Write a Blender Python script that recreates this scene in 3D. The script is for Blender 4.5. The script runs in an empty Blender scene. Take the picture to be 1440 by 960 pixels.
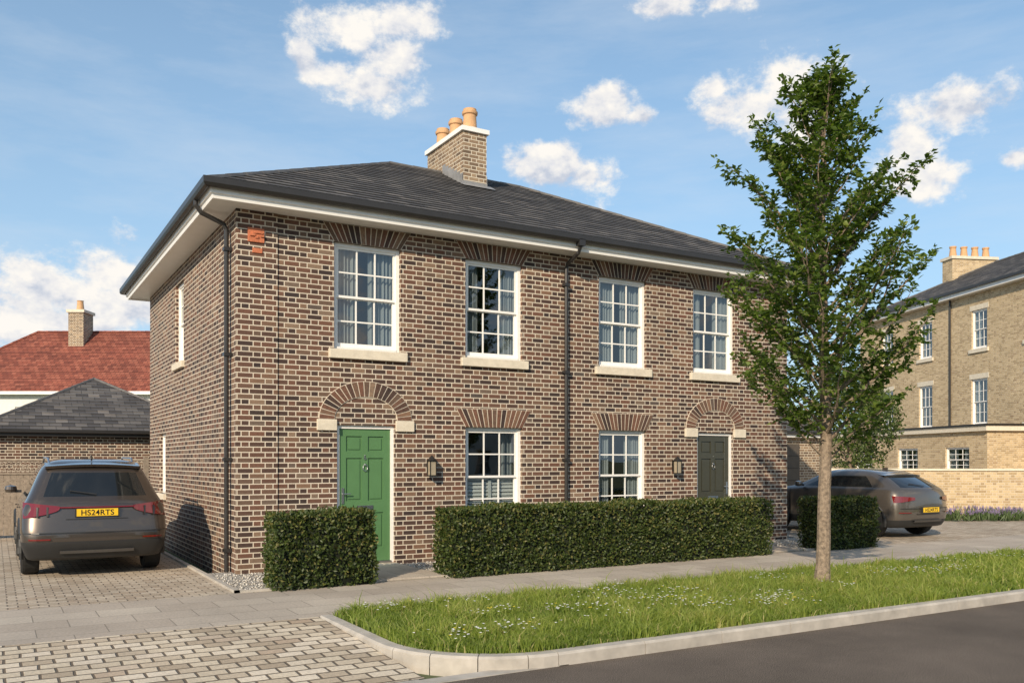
import bpy, math, random
import numpy as np
from mathutils import Matrix, Vector
random.seed(7); rng=np.random.default_rng(7)
sc=bpy.context.scene
sc.view_settings.view_transform='Standard'
sc.view_settings.look='None'
sc.view_settings.exposure=0
CU,SU=.862,.507
def c2w(X,Y):
    x=X+3.88; y=Y-12.4
    return (CU*x+SU*y, -SU*x+CU*y)
def cdir(X,Y,Z=0):
    return Vector((CU*X+SU*Y, -SU*X+CU*Y, Z))
CAMROT=-math.atan2(SU,CU)
def px(pxx,pyy):   # direction used to aim sky features
    return cdir((pxx-720)/1240,1,(648-pyy)/1240).normalized()

# ---------------------------------------------------------------- materials
def newmat(name):
    m=bpy.data.materials.new(name); m.use_nodes=True
    nt=m.node_tree; b=nt.nodes['Principled BSDF']
    return m,nt,b
def setin(nt,sock,v):
    if isinstance(v,bpy.types.NodeSocket): nt.links.new(v,sock)
    else: sock.default_value=v
def MA(nt,op,a,b=None,c=None,clamp=False):
    n=nt.nodes.new('ShaderNodeMath'); n.operation=op; n.use_clamp=clamp
    setin(nt,n.inputs[0],a)
    if b is not None: setin(nt,n.inputs[1],b)
    if c is not None: setin(nt,n.inputs[2],c)
    return n.outputs[0]
def MIX(nt,fac,a,b,mode='MIX'):
    n=nt.nodes.new('ShaderNodeMix'); n.data_type='RGBA'; n.blend_type=mode
    setin(nt,n.inputs[0],fac); 
    for s,v in ((n.inputs[6],a),(n.inputs[7],b)):
        if isinstance(v,tuple) and len(v)==3: v=(*v,1)
        setin(nt,s,v)
    return n.outputs[2]
def NOISE(nt,vec,scale,detail=4,rough=.5):
    n=nt.nodes.new('ShaderNodeTexNoise'); n.inputs['Scale'].default_value=scale
    n.inputs['Detail'].default_value=detail; n.inputs['Roughness'].default_value=rough
    if vec is not None: nt.links.new(vec,n.inputs['Vector'])
    return n.outputs[0]
def RAMP(nt,fac,stops,interp='LINEAR'):
    n=nt.nodes.new('ShaderNodeValToRGB'); n.color_ramp.interpolation=interp
    e=n.color_ramp.elements
    while len(e)<len(stops): e.new(0.5)
    for i,(p,c) in enumerate(stops):
        e[i].position=p; e[i].color=(*c,1) if len(c)==3 else c
    setin(nt,n.inputs[0],fac)
    return n.outputs[0]
def BUMP(nt,b,h,strength,dist=.01):
    n=nt.nodes.new('ShaderNodeBump'); n.inputs['Strength'].default_value=strength
    n.inputs['Distance'].default_value=dist
    setin(nt,n.inputs['Height'],h); nt.links.new(n.outputs[0],b.inputs['Normal'])
def simple(name,col,rough=.6,metal=0,var=.15,vs=6,bump=0,bs=60,coat=0,spec=.5):
    m,nt,b=newmat(name)
    tc=nt.nodes.new('ShaderNodeTexCoord')
    n=NOISE(nt,tc.outputs['Object'],vs,3,.6)
    d=tuple(c*(1-var) for c in col); l=tuple(min(1,c*(1+var)) for c in col)
    c=RAMP(nt,n,[(.3,d),(.7,l)])
    nt.links.new(c,b.inputs['Base Color'])
    b.inputs['Roughness'].default_value=rough; b.inputs['Metallic'].default_value=metal
    b.inputs['Coat Weight'].default_value=coat
    b.inputs['Coat Roughness'].default_value=.04
    b.inputs['Specular IOR Level'].default_value=spec
    if bump: BUMP(nt,b,NOISE(nt,tc.outputs['Object'],bs,3,.6),bump,.01)
    return m
def block(name,bw,bh,mortar,stops,mcol,flemish=False,bump=.6,bd=.008,distort=0,rough=.85,stain=.25,off=.5,slope=0,stainscale=.7,fine=.25):
    m,nt,b=newmat(name)
    uvn=nt.nodes.new('ShaderNodeUVMap'); uv=uvn.outputs[0]
    if distort:
        nn=nt.nodes.new('ShaderNodeTexNoise'); nn.inputs['Scale'].default_value=5; nn.inputs['Detail'].default_value=2
        nt.links.new(uv,nn.inputs['Vector'])
        v1=nt.nodes.new('ShaderNodeVectorMath'); v1.operation='MULTIPLY_ADD'
        nt.links.new(nn.outputs['Color'],v1.inputs[0]); v1.inputs[1].default_value=(distort,)*3
        nt.links.new(uv,v1.inputs[2]); uvd=v1.outputs[0]
    else: uvd=uv
    s=nt.nodes.new('ShaderNodeSeparateXYZ'); nt.links.new(uvd,s.inputs[0])
    u=MA(nt,'ADD',s.outputs[0],500.); v=MA(nt,'ADD',s.outputs[1],bh*2000)
    rowf=MA(nt,'DIVIDE',v,bh); row=MA(nt,'FLOOR',rowf)
    fv=MA(nt,'MULTIPLY',MA(nt,'SUBTRACT',rowf,row),bh)
    par=MA(nt,'MULTIPLY',MA(nt,'FRACT',MA(nt,'MULTIPLY',row,.5)),2.)
    P=bw*1.5 if flemish else bw
    uu=MA(nt,'ADD',u,MA(nt,'MULTIPLY',par,P*off))
    q=MA(nt,'DIVIDE',uu,P); cell=MA(nt,'FLOOR',q)
    f=MA(nt,'MULTIPLY',MA(nt,'SUBTRACT',q,cell),P)
    if flemish:
        isH=MA(nt,'GREATER_THAN',f,bw)
        fx=MA(nt,'SUBTRACT',f,MA(nt,'MULTIPLY',isH,bw))
        w=MA(nt,'SUBTRACT',bw,MA(nt,'MULTIPLY',isH,bw*.5))
        idx=MA(nt,'ADD',MA(nt,'MULTIPLY',cell,2.),isH)
    else: fx=f; w=bw; idx=cell
    dx=MA(nt,'MINIMUM',fx,MA(nt,'SUBTRACT',w,fx))
    dy=MA(nt,'MINIMUM',fv,MA(nt,'SUBTRACT',bh,fv))
    dd=MA(nt,'MINIMUM',dx,dy)
    mr=nt.nodes.new('ShaderNodeMapRange'); mr.interpolation_type='SMOOTHSTEP'
    nt.links.new(dd,mr.inputs[0]); mr.inputs[1].default_value=mortar*.35; mr.inputs[2].default_value=mortar*.75
    mask=mr.outputs[0]
    cb=nt.nodes.new('ShaderNodeCombineXYZ'); nt.links.new(idx,cb.inputs[0]); nt.links.new(row,cb.inputs[1])
    wn=nt.nodes.new('ShaderNodeTexWhiteNoise'); wn.noise_dimensions='2D'; nt.links.new(cb.outputs[0],wn.inputs['Vector'])
    col=RAMP(nt,wn.outputs['Value'],stops)
    fn=NOISE(nt,uv,35,3,.65)
    col=MIX(nt,fine*2,col,MIX(nt,1,col,RAMP(nt,fn,[(.25,(.5,.5,.5)),(.75,(1.35,1.3,1.25))]),'MULTIPLY'))
    c2=MIX(nt,mask,mcol,col)
    big=NOISE(nt,uv,stainscale,4,.6)
    c3=MIX(nt,1,c2,RAMP(nt,big,[(.3,(1-stain,)*3),(.7,(1+stain*.5,)*3)]),'MULTIPLY')
    nt.links.new(c3,b.inputs['Base Color']); b.inputs['Roughness'].default_value=rough
    h=MA(nt,'ADD',mask,MA(nt,'MULTIPLY',fn,.5))
    h=MA(nt,'ADD',h,MA(nt,'MULTIPLY',wn.outputs['Value'],.35))
    BUMP(nt,b,h,bump,bd)
    return m
def leafmat(name,stops,trans=.35,rough=.5):
    m,nt,b=newmat(name)
    a=nt.nodes.new('ShaderNodeAttribute'); a.attribute_name='rnd'
    c=RAMP(nt,a.outputs['Fac'],stops)
    nt.links.new(c,b.inputs['Base Color']); b.inputs['Roughness'].default_value=rough
    if trans>0:
        t=nt.nodes.new('ShaderNodeBsdfTranslucent')
        nt.links.new(MIX(nt,1,c,(1.3,1.5,.6),'MULTIPLY'),t.inputs[0])
        mx=nt.nodes.new('ShaderNodeMixShader'); mx.inputs[0].default_value=trans
        nt.links.new(b.outputs[0],mx.inputs[1]); nt.links.new(t.outputs[0],mx.inputs[2])
        nt.links.new(mx.outputs[0],nt.nodes['Material Output'].inputs[0])
    return m

BR=[(0,(.042,.028,.025)),(.20,(.070,.040,.031)),(.42,(.115,.060,.041)),(.62,(.165,.078,.050)),(.78,(.13,.085,.060)),(.90,(.20,.112,.070)),(.96,(.25,.17,.115)),(1,(.085,.066,.058))]
brick=block('multi_brick',.225,.075,.0140,BR,(.62,.54,.43),flemish=True,stain=.14,bd=.006)
brick_lt=block('tan_brick',.225,.075,.0145,[(0,(.13,.09,.06)),(.5,(.25,.17,.11)),(1,(.35,.25,.155))],(.62,.55,.43),flemish=True,stain=.12)
buff=block('buff_brick',.225,.075,.012,[(0,(.38,.275,.150)),(.4,(.53,.40,.23)),(.8,(.62,.48,.29)),(1,(.36,.25,.14))],(.60,.52,.40),flemish=True,stain=.12)
slate=block('slate',.30,.21,.010,[(0,(.065,.061,.061)),(.5,(.108,.101,.098)),(.85,(.152,.142,.134)),(1,(.20,.182,.168))],(.02,.02,.02),bump=.5,bd=.008,rough=.7,stain=.3)
redtile=block('red_tile',.24,.2,.012,[(0,(.19,.052,.034)),(.5,(.28,.08,.05)),(1,(.35,.115,.073))],(.05,.02,.015),bump=.8,bd=.02,rough=.85)
slabs=block('paving_slabs',.6,.45,.010,[(0,(.43,.37,.305)),(.5,(.475,.415,.345)),(1,(.525,.465,.385))],(.26,.225,.18),bump=.3,bd=.004,stain=.2)
setts=block('setts',.235,.155,.019,[(0,(.42,.34,.245)),(.25,(.56,.47,.35)),(.6,(.67,.58,.44)),(.85,(.74,.65,.52)),(1,(.45,.34,.24))],(.15,.115,.08),bump=.9,bd=.010,distort=.02,stain=.22)
setts2=block('small_setts',.20,.12,.014,[(0,(.41,.335,.25)),(.35,(.51,.43,.33)),(.7,(.60,.52,.41)),(1,(.43,.34,.25))],(.18,.145,.11),bump=.8,bd=.008,distort=.012,stain=.22)
white=simple('white_paint',(.84,.82,.78),.4,var=.03)
cream=simple('cream_stone',(.66,.59,.47),.8,var=.1,vs=9,bump=.3,bs=120)
render_w=simple('white_render',(.72,.70,.66),.85,var=.06)
kerbm=simple('kerb_concrete',(.44,.405,.355),.85,var=.2,vs=4,bump=.4,bs=150)
lead=simple('lead',(.24,.24,.24),.5,var=.2)
gut=simple('gutter_black',(.028,.026,.025),.35,var=.1)
mortarm=simple('mortar',(.64,.56,.45),.9,var=.1,vs=20,bump=.3)
ridgem=simple('ridge_tile',(.115,.108,.102),.65,var=.25)
terra=simple('terracotta',(.58,.34,.17),.75,var=.12,vs=10)
terra2=simple('plaque_terracotta',(.50,.16,.075),.8,var=.15,vs=30,bump=.6,bs=40)
greend=simple('green_door',(.092,.205,.082),.42,var=.04,coat=.1)
olived=simple('olive_door',(.050,.050,.034),.4,var=.05,coat=.15)
browndoor=simple('brown_door',(.09,.075,.06),.6,var=.1)
metal=simple('brushed_metal',(.55,.55,.55),.3,metal=1,var=.05)
blackm=simple('black_metal',(.02,.018,.016),.4,var=.1)
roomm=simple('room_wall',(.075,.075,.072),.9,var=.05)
curt=simple('curtain',(.24,.265,.28),.9,var=.06)
shut=simple('shutter_white',(.50,.51,.50),.5,var=.03)
timber=simple('weathered_timber',(.27,.22,.17),.85,var=.25,vs=14,bump=.4)
glow=simple('lamp_glass',(.35,.30,.22),.2,var=.1)
bark=simple('bark',(.235,.18,.13),.9,var=.45,vs=25,bump=1,bs=60)
soil=simple('verge_soil',(.10,.13,.035),.95,var=.4,vs=10,bump=.6,bs=40)
groundm=simple('earth_ground',(.09,.11,.045),.95,var=.3,vs=.4)
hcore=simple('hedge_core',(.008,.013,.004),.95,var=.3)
asph,nt,b=newmat('asphalt')
tc=nt.nodes.new('ShaderNodeTexCoord')
f1=NOISE(nt,tc.outputs['Object'],110,3,.8); f2=NOISE(nt,tc.outputs['Object'],.8,5,.65)
c=RAMP(nt,f1,[(.32,(.05,.041,.034)),(.50,(.125,.104,.087)),(.66,(.30,.255,.215))])
c=MIX(nt,1,c,RAMP(nt,f2,[(.3,(.74,.73,.72)),(.7,(1.2,1.18,1.15))]),'MULTIPLY')
nt.links.new(c,b.inputs['Base Color']); b.inputs['Roughness'].default_value=.9
b.inputs['Specular IOR Level'].default_value=.15
BUMP(nt,b,f1,.5,.006)
grav,nt,b=newmat('gravel')
tc=nt.nodes.new('ShaderNodeTexCoord')
vo=nt.nodes.new('ShaderNodeTexVoronoi'); vo.inputs['Scale'].default_value=36; nt.links.new(tc.outputs['Object'],vo.inputs['Vector'])
sp=nt.nodes.new('ShaderNodeSeparateColor'); nt.links.new(vo.outputs['Color'],sp.inputs[0])
c=RAMP(nt,sp.outputs[0],[(0,(.38,.34,.29)),(.5,(.60,.56,.49)),(1,(.78,.75,.69))])
c=MIX(nt,1,c,RAMP(nt,vo.outputs['Distance'],[(.2,(1,1,1)),(.75,(.35,.35,.35))]),'MULTIPLY')
nt.links.new(c,b.inputs['Base Color']); b.inputs['Roughness'].default_value=.85
BUMP(nt,b,MA(nt,'SUBTRACT',1.,vo.outputs['Distance']),1.,.015)
vous,nt,b=newmat('voussoir_brick')
g=nt.nodes.new('ShaderNodeNewGeometry')
c=RAMP(nt,g.outputs['Random Per Island'],BR)
tc=nt.nodes.new('ShaderNodeTexCoord')
c=MIX(nt,1,c,RAMP(nt,NOISE(nt,tc.outputs['Object'],35,3,.6),[(.25,(.6,.6,.6)),(.75,(1.3,1.25,1.2))]),'MULTIPLY')
nt.links.new(c,b.inputs['Base Color']); b.inputs['Roughness'].default_value=.85
glass,nt,b=newmat('window_glass')
nt.nodes.remove(b)
tr=nt.nodes.new('ShaderNodeBsdfTransparent'); tr.inputs[0].default_value=(.84,.89,.89,1)
gl=nt.nodes.new('ShaderNodeBsdfGlossy'); gl.inputs['Roughness'].default_value=.012
lw=nt.nodes.new('ShaderNodeLayerWeight'); lw.inputs[0].default_value=.5
tc=nt.nodes.new('ShaderNodeTexCoord')
bp=nt.nodes.new('ShaderNodeBump'); bp.inputs['Strength'].default_value=.08; bp.inputs['Distance'].default_value=.02
nt.links.new(NOISE(nt,tc.outputs['Object'],1.6,2,.5),bp.inputs['Height']); nt.links.new(bp.outputs[0],gl.inputs['Normal'])
fac=MA(nt,'MULTIPLY_ADD',MA(nt,'POWER',lw.outputs['Facing'],3.),.75,.14,clamp=True)
mx=nt.nodes.new('ShaderNodeMixShader'); nt.links.new(fac,mx.inputs[0])
nt.links.new(tr.outputs[0],mx.inputs[1]); nt.links.new(gl.outputs[0],mx.inputs[2])
nt.links.new(mx.outputs[0],nt.nodes['Material Output'].inputs[0])
def carpaint(name,col,met=.7):
    m,nt,b=newmat(name)
    b.inputs['Base Color'].default_value=(*col,1); b.inputs['Metallic'].default_value=met
    b.inputs['Roughness'].default_value=.32; b.inputs['Coat Weight'].default_value=1; b.inputs['Coat Roughness'].default_value=.03
    return m
paint_dark=carpaint('car_paint_bronze',(.095,.076,.062))
paint_beige=carpaint('car_paint_stone',(.15,.13,.11),.65)
carglass,nt,b=newmat('car_glass')
b.inputs['Base Color'].default_value=(.012,.014,.015,1); b.inputs['Roughness'].default_value=.03; b.inputs['Coat Weight'].default_value=.6
clad=simple('car_cladding',(.022,.022,.022),.55,var=.1)
tyre=simple('tyre',(.018,.018,.018),.85,var=.15)
alloy=simple('alloy',(.35,.35,.35),.3,metal=1,var=.05)
skid=simple('skid_plate',(.13,.125,.12),.4,metal=.6,var=.05)
redl,nt,b=newmat('tail_light'); b.inputs['Base Color'].default_value=(.15,.006,.005,1); b.inputs['Roughness'].default_value=.1; b.inputs['Coat Weight'].default_value=1
platey=simple('plate_yellow',(.80,.50,.02),.4,var=.02)
platet=simple('plate_letters',(.01,.01,.01),.4,var=.02)
leaf_t=leafmat('tree_leaves',[(0,(.055,.095,.017)),(.5,(.10,.155,.028)),(.85,(.155,.215,.038)),(1,(.23,.27,.055))],.42)
leaf_h=leafmat('hedge_leaves',[(0,(.022,.038,.009)),(.5,(.052,.080,.016)),(.85,(.09,.12,.026)),(1,(.16,.15,.045))],.25)
leaf_g=leafmat('grass_blades',[(0,(.12,.17,.03)),(.5,(.21,.275,.045)),(.8,(.29,.34,.068)),(.93,(.36,.37,.10)),(1,(.48,.42,.19))],.42,.6)
leaf_b=leafmat('bush_leaves',[(0,(.04,.065,.018)),(.6,(.08,.12,.03)),(1,(.14,.18,.05))],.3)
leaf_f=leafmat('flower_petals',[(0,(.8,.8,.76)),(.85,(.88,.88,.84)),(.86,(.8,.65,.05)),(1,(.8,.65,.05))],0)
leaf_l=leafmat('lavender',[(0,(.06,.10,.03)),(.5,(.12,.17,.07)),(.55,(.24,.18,.34)),(1,(.34,.26,.44))],.2)

# ---------------------------------------------------------------- builders
def empty(name,loc=(0,0,0),rz=0):
    o=bpy.data.objects.new(name,None); o.location=loc; o.rotation_euler=(0,0,rz)
    sc.collection.objects.link(o); return o
class MB:
    def __init__(s): s.v=[];s.f=[];s.mi=[];s.uv=[];s.mats=[];s.M=Matrix.Identity(4)
    def face(s,pts,mat,uv=None):
        if mat not in s.mats: s.mats.append(mat)
        pts=[Vector(p) for p in pts]
        if uv is None:
            n=(pts[1]-pts[0]).cross(pts[2]-pts[0])
            if len(pts)>3 and n.length<1e-9: n=(pts[2]-pts[0]).cross(pts[3]-pts[0])
            a=[abs(c) for c in n]
            if a[2]>=a[0] and a[2]>=a[1]: uv=[(p.x,p.y) for p in pts]
            elif a[1]>=a[0]: uv=[(p.x,p.z) for p in pts]
            else: uv=[(p.y,p.z) for p in pts]
        i=len(s.v); s.v+= [tuple(s.M@p) for p in pts]
        s.f.append(tuple(range(i,i+len(pts)))); s.mi.append(s.mats.index(mat)); s.uv+=list(uv)
    def box(s,x0,x1,y0,y1,z0,z1,mat):
        p=lambda x,y,z:(x,y,z)
        s.face([p(x0,y0,z0),p(x1,y0,z0),p(x1,y0,z1),p(x0,y0,z1)],mat)
        s.face([p(x1,y1,z0),p(x0,y1,z0),p(x0,y1,z1),p(x1,y1,z1)],mat)
        s.face([p(x0,y1,z0),p(x0,y0,z0),p(x0,y0,z1),p(x0,y1,z1)],mat)
        s.face([p(x1,y0,z0),p(x1,y1,z0),p(x1,y1,z1),p(x1,y0,z1)],mat)
        s.face([p(x0,y0,z1),p(x1,y0,z1),p(x1,y1,z1),p(x0,y1,z1)],mat)
        s.face([p(x0,y1,z0),p(x1,y1,z0),p(x1,y0,z0),p(x0,y0,z0)],mat)
    def prism(s,poly,y0,y1,mat):
        n=len(poly)
        s.face([(x,y0,z) for x,z in poly],mat)
        s.face([(x,y1,z) for x,z in reversed(poly)],mat)
        for i in range(n):
            a=poly[i]; b=poly[(i+1)%n]
            s.face([(a[0],y1,a[1]),(b[0],y1,b[1]),(b[0],y0,b[1]),(a[0],y0,a[1])],mat)
    def tube(s,pts,rad,mat,n=8,cap=True):
        pts=[Vector(p) for p in pts]; rings=[]
        if not hasattr(rad,'__len__'): rad=[rad]*len(pts)
        for i,p in enumerate(pts):
            d=(pts[min(i+1,len(pts)-1)]-pts[max(i-1,0)]).normalized()
            a=d.cross(Vector((0,0,1)) if abs(d.z)<.9 else Vector((1,0,0))).normalized(); b=d.cross(a)
            rings.append([p+(a*math.cos(2*math.pi*k/n)+b*math.sin(2*math.pi*k/n))*rad[i] for k in range(n)])
        for i in range(len(rings)-1):
            for k in range(n):
                s.face([rings[i][k],rings[i+1][k],rings[i+1][(k+1)%n],rings[i][(k+1)%n]],mat)
        if cap: s.face(rings[0],mat); s.face(rings[-1][::-1],mat)
    def lathe(s,c,prof,mat,n=20):
        for (r0,z0),(r1,z1) in zip(prof,prof[1:]):
            for k in range(n):
                a=2*math.pi*k/n; b=2*math.pi*(k+1)/n
                s.face([(c[0]+r0*math.cos(a),c[1]+r0*math.sin(a),c[2]+z0),(c[0]+r0*math.cos(b),c[1]+r0*math.sin(b),c[2]+z0),
                        (c[0]+r1*math.cos(b),c[1]+r1*math.sin(b),c[2]+z1),(c[0]+r1*math.cos(a),c[1]+r1*math.sin(a),c[2]+z1)],mat)
    def latheX(s,c,prof,mat,n=28):
        for (r0,x0),(r1,x1) in zip(prof,prof[1:]):
            for k in range(n):
                a=2*math.pi*k/n; b=2*math.pi*(k+1)/n
                s.face([(c[0]+x0,c[1]+r0*math.cos(a),c[2]+r0*math.sin(a)),(c[0]+x0,c[1]+r0*math.cos(b),c[2]+r0*math.sin(b)),
                        (c[0]+x1,c[1]+r1*math.cos(b),c[2]+r1*math.sin(b)),(c[0]+x1,c[1]+r1*math.cos(a),c[2]+r1*math.sin(a))],mat)
    def sweep(s,x0,x1,y0,y1,prof,mat):
        for (o0,z0),(o1,z1) in zip(prof,prof[1:]):
            def ring(o,z): return [(x0-o,y0-o,z),(x1+o,y0-o,z),(x1+o,y1+o,z),(x0-o,y1+o,z)]
            a=ring(o0,z0); b=ring(o1,z1)
            for k in range(4):
                j=(k+1)%4; s.face([a[k],a[j],b[j],b[k]],mat)
    def build(s,name,parent=None,bevel=0,smooth=False,merge=False,subsurf=0):
        me=bpy.data.meshes.new(name); me.from_pydata(s.v,[],s.f)
        for m in s.mats: me.materials.append(m)
        me.polygons.foreach_set('material_index',s.mi)
        ul=me.uv_layers.new(name='UVMap'); ul.data.foreach_set('uv',np.array(s.uv,dtype=np.float32).ravel())
        if smooth: me.polygons.foreach_set('use_smooth',[True]*len(s.f))
        me.update()
        o=bpy.data.objects.new(name,me); sc.collection.objects.link(o)
        if parent: o.parent=parent
        if merge or bevel or subsurf:
            w=o.modifiers.new('w','WELD'); w.merge_threshold=.0004
        if bevel:
            bm=o.modifiers.new('b','BEVEL'); bm.width=bevel; bm.segments=2; bm.limit_method='ANGLE'
        return o
def tri_mesh(name,V,F,mat,rnd,parent=None,mats=None,mi=None):
    me=bpy.data.meshes.new(name)
    me.vertices.add(len(V)); me.vertices.foreach_set('co',V.astype(np.float32).ravel())
    me.loops.add(F.size); me.loops.foreach_set('vertex_index',F.astype(np.int32).ravel())
    me.polygons.add(len(F)); me.polygons.foreach_set('loop_start',np.arange(0,F.size,3,dtype=np.int32))
    me.polygons.foreach_set('loop_total',np.full(len(F),3,dtype=np.int32))
    me.update(calc_edges=True)
    for m in (mats or [mat]): me.materials.append(m)
    if mi is not None: me.polygons.foreach_set('material_index',mi.astype(np.int32))
    at=me.attributes.new('rnd','FLOAT','FACE'); at.data.foreach_set('value',rnd.astype(np.float32))
    me.update(); me.validate()
    o=bpy.data.objects.new(name,me); sc.collection.objects.link(o)
    if parent: o.parent=parent
    return o
def unit(a): return a/np.maximum(np.linalg.norm(a,axis=1,keepdims=True),1e-9)
def leaves(P,A,Nn,L,W,r=None):
    n=len(P); A=unit(A); B=unit(np.cross(A,Nn)); N2=np.cross(B,A)
    L=L[:,None]; W=W[:,None]
    s1=P+A*L*.45+B*W*.5+N2*W*.18; s2=P+A*L*.45-B*W*.5+N2*W*.18; tip=P+A*L
    V=np.stack([P,s1,tip,s2],1).reshape(-1,3)
    i=np.arange(n)*4
    F=np.stack([np.stack([i,i+1,i+2],1),np.stack([i,i+2,i+3],1)],1).reshape(-1,3)
    if r is None: r=rng.random(n)
    return V,F,np.repeat(r,2)
def leaf_bush(name,clumps,nper,size,mat,parent=None,flat=1):
    Ps=[];
    for (c,rad) in clumps:
        d=unit(rng.normal(size=(nper,3))); rr=rad*(.55+.5*rng.random(nper)**.6)
        Ps.append(np.array(c)+d*rr[:,None]*np.array([1,1,flat]))
    P=np.concatenate(Ps); n=len(P)
    V,F,r=leaves(P,rng.normal(size=(n,3)),rng.normal(size=(n,3)),size*(.7+.6*rng.random(n)),size*.6*(.7+.6*rng.random(n)))
    return tri_mesh(name,V,F,mat,r,parent)

# windows ---------------------------------------------------
def window(wh,gl,rm,x0,x1,z0,z1,cols=3,mode='curtain',cw=.33):
    fw=.055
    wh.box(x0,x0+fw,.06,.15,z0,z1,white); wh.box(x1-fw,x1,.06,.15,z0,z1,white)
    wh.box(x0+fw,x1-fw,.06,.15,z1-.05,z1,white); wh.box(x0+fw,x1-fw,.05,.15,z0,z0+.045,white)
    a0,a1,b0,b1=x0+fw,x1-fw,z0+.045,z1-.05
    mid=(b0+b1)/2
    for (s0,s1,y) in ((mid-.01,b1,.085),(b0,mid+.012,.118)):
        st=.04; y1=y+.028
        wh.box(a0,a0+st,y,y1,s0,s1,white); wh.box(a1-st,a1,y,y1,s0,s1,white)
        tr=.035; br=.035 if s0>b0 else .065
        wh.box(a0+st,a1-st,y,y1,s1-tr,s1,white); wh.box(a0+st,a1-st,y,y1,s0,s0+br,white)
        g0,g1,h0,h1=a0+st,a1-st,s0+br,s1-tr
        for k in range(1,cols):
            xx=g0+(g1-g0)*k/cols; wh.box(xx-.011,xx+.011,y+.004,y1-.004,h0,h1,white)
        zz=(h0+h1)/2
        xs=[g0]+[g0+(g1-g0)*k/cols for k in range(1,cols)]+[g1]
        for q in range(cols):
            wh.box(xs[q]+(.011 if q else 0),xs[q+1]-(.011 if q<cols-1 else 0),y+.006,y1-.006,zz-.011,zz+.011,white)
        gl.face([(g0,y+.014,h0),(g1,y+.014,h0),(g1,y+.014,h1),(g0,y+.014,h1)],glass)
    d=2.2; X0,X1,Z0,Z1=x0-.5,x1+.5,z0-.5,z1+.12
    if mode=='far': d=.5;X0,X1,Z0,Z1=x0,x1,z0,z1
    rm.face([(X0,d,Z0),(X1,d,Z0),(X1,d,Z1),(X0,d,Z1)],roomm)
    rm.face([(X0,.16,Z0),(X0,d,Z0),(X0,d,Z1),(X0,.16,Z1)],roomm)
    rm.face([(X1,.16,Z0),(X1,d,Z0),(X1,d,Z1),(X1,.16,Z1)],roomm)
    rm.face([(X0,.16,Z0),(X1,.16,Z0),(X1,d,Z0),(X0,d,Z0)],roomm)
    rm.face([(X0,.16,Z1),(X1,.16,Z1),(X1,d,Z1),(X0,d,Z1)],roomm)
    if mode in('curtain','far','shutter'):
        for (c0,c1) in ((x0,x0+(x1-x0)*cw),(x1-(x1-x0)*cw,x1)):
            n=30 if mode!='far' else 6; ph=random.random()*6; ybase=.21 if mode!='shutter' else .32
            pr=[(c0+(c1-c0)*i/n,ybase+.03*math.sin(i*1.45+ph)+.012*math.sin(i*.6+ph)) for i in range(n+1)]
            for a,b2 in zip(pr,pr[1:]):
                rm.face([(a[0],a[1],z0-.1),(b2[0],b2[1],z0-.1),(b2[0],b2[1],z1),(a[0],a[1],z1)],curt)
    if mode=='shutter':
        zz=z0
        while zz<mid-.04:
            rm.face([(x0,.19,zz),(x1,.19,zz),(x1,.215,zz+.05),(x0,.215,zz+.05)],shut); zz+=.062
        for xx in (x0,(x0+x1)/2-.02,x1-.06): rm.box(xx,xx+.05,.165,.185,z0,mid,shut)
        rm.box(x0,x1,.165,.185,mid-.05,mid-.001,shut)
def wall(mb,x0,x1,z0,z1,ops,mat,y=0,rev=.1,revmat=None):
    xs=sorted({x0,x1,*[o[0] for o in ops],*[o[1] for o in ops]}); zs=sorted({z0,z1,*[o[2] for o in ops],*[o[3] for o in ops]})
    for a,b2 in zip(xs,xs[1:]):
        for c,d in zip(zs,zs[1:]):
            mx_,mz=(a+b2)/2,(c+d)/2
            if any(o[0]<mx_<o[1] and o[2]<mz<o[3] for o in ops): continue
            mb.face([(a,y,c),(b2,y,c),(b2,y,d),(a,y,d)],mat)
    r=revmat or mat
    for (a,b2,c,d) in ops:
        mb.face([(a,y,c),(a,y+rev,c),(a,y+rev,d),(a,y,d)],r); mb.face([(b2,y+rev,c),(b2,y,c),(b2,y,d),(b2,y+rev,d)],r)
        mb.face([(a,y,d),(a,y+rev,d),(b2,y+rev,d),(b2,y,d)],r); mb.face([(a,y+rev,c),(a,y,c),(b2,y,c),(b2,y+rev,c)],r)
def roofplane(mb,A,B,C,D,mat,rh=.21,step=.016):
    A,B,C,D=map(Vector,(A,B,C,D))
    e=(B-A).normalized(); up=(D-A)-e*((D-A).dot(e)); L=up.length; n=max(1,round(L/rh))
    nrm=e.cross(up).normalized()
    if nrm.z<0: nrm=-nrm
    for i in range(n):
        t0,t1=i/n,(i+1)/n
        a=A.lerp(D,t0);b2=B.lerp(C,t0);c=B.lerp(C,t1);d=A.lerp(D,t1)
        ra,rb=a+nrm*step,b2+nrm*step
        U=lambda p:(p-A).dot(e)
        mb.face([ra,rb,c,d],mat,[(U(a),i*rh+.004),(U(b2),i*rh+.004),(U(c),(i+1)*rh-.001),(U(d),(i+1)*rh-.001)])
        mb.face([a,b2,rb,ra],mat,[(U(a),i*rh+.002),(U(b2),i*rh+.002),(U(b2),i*rh+.003),(U(a),i*rh+.003)])
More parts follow.
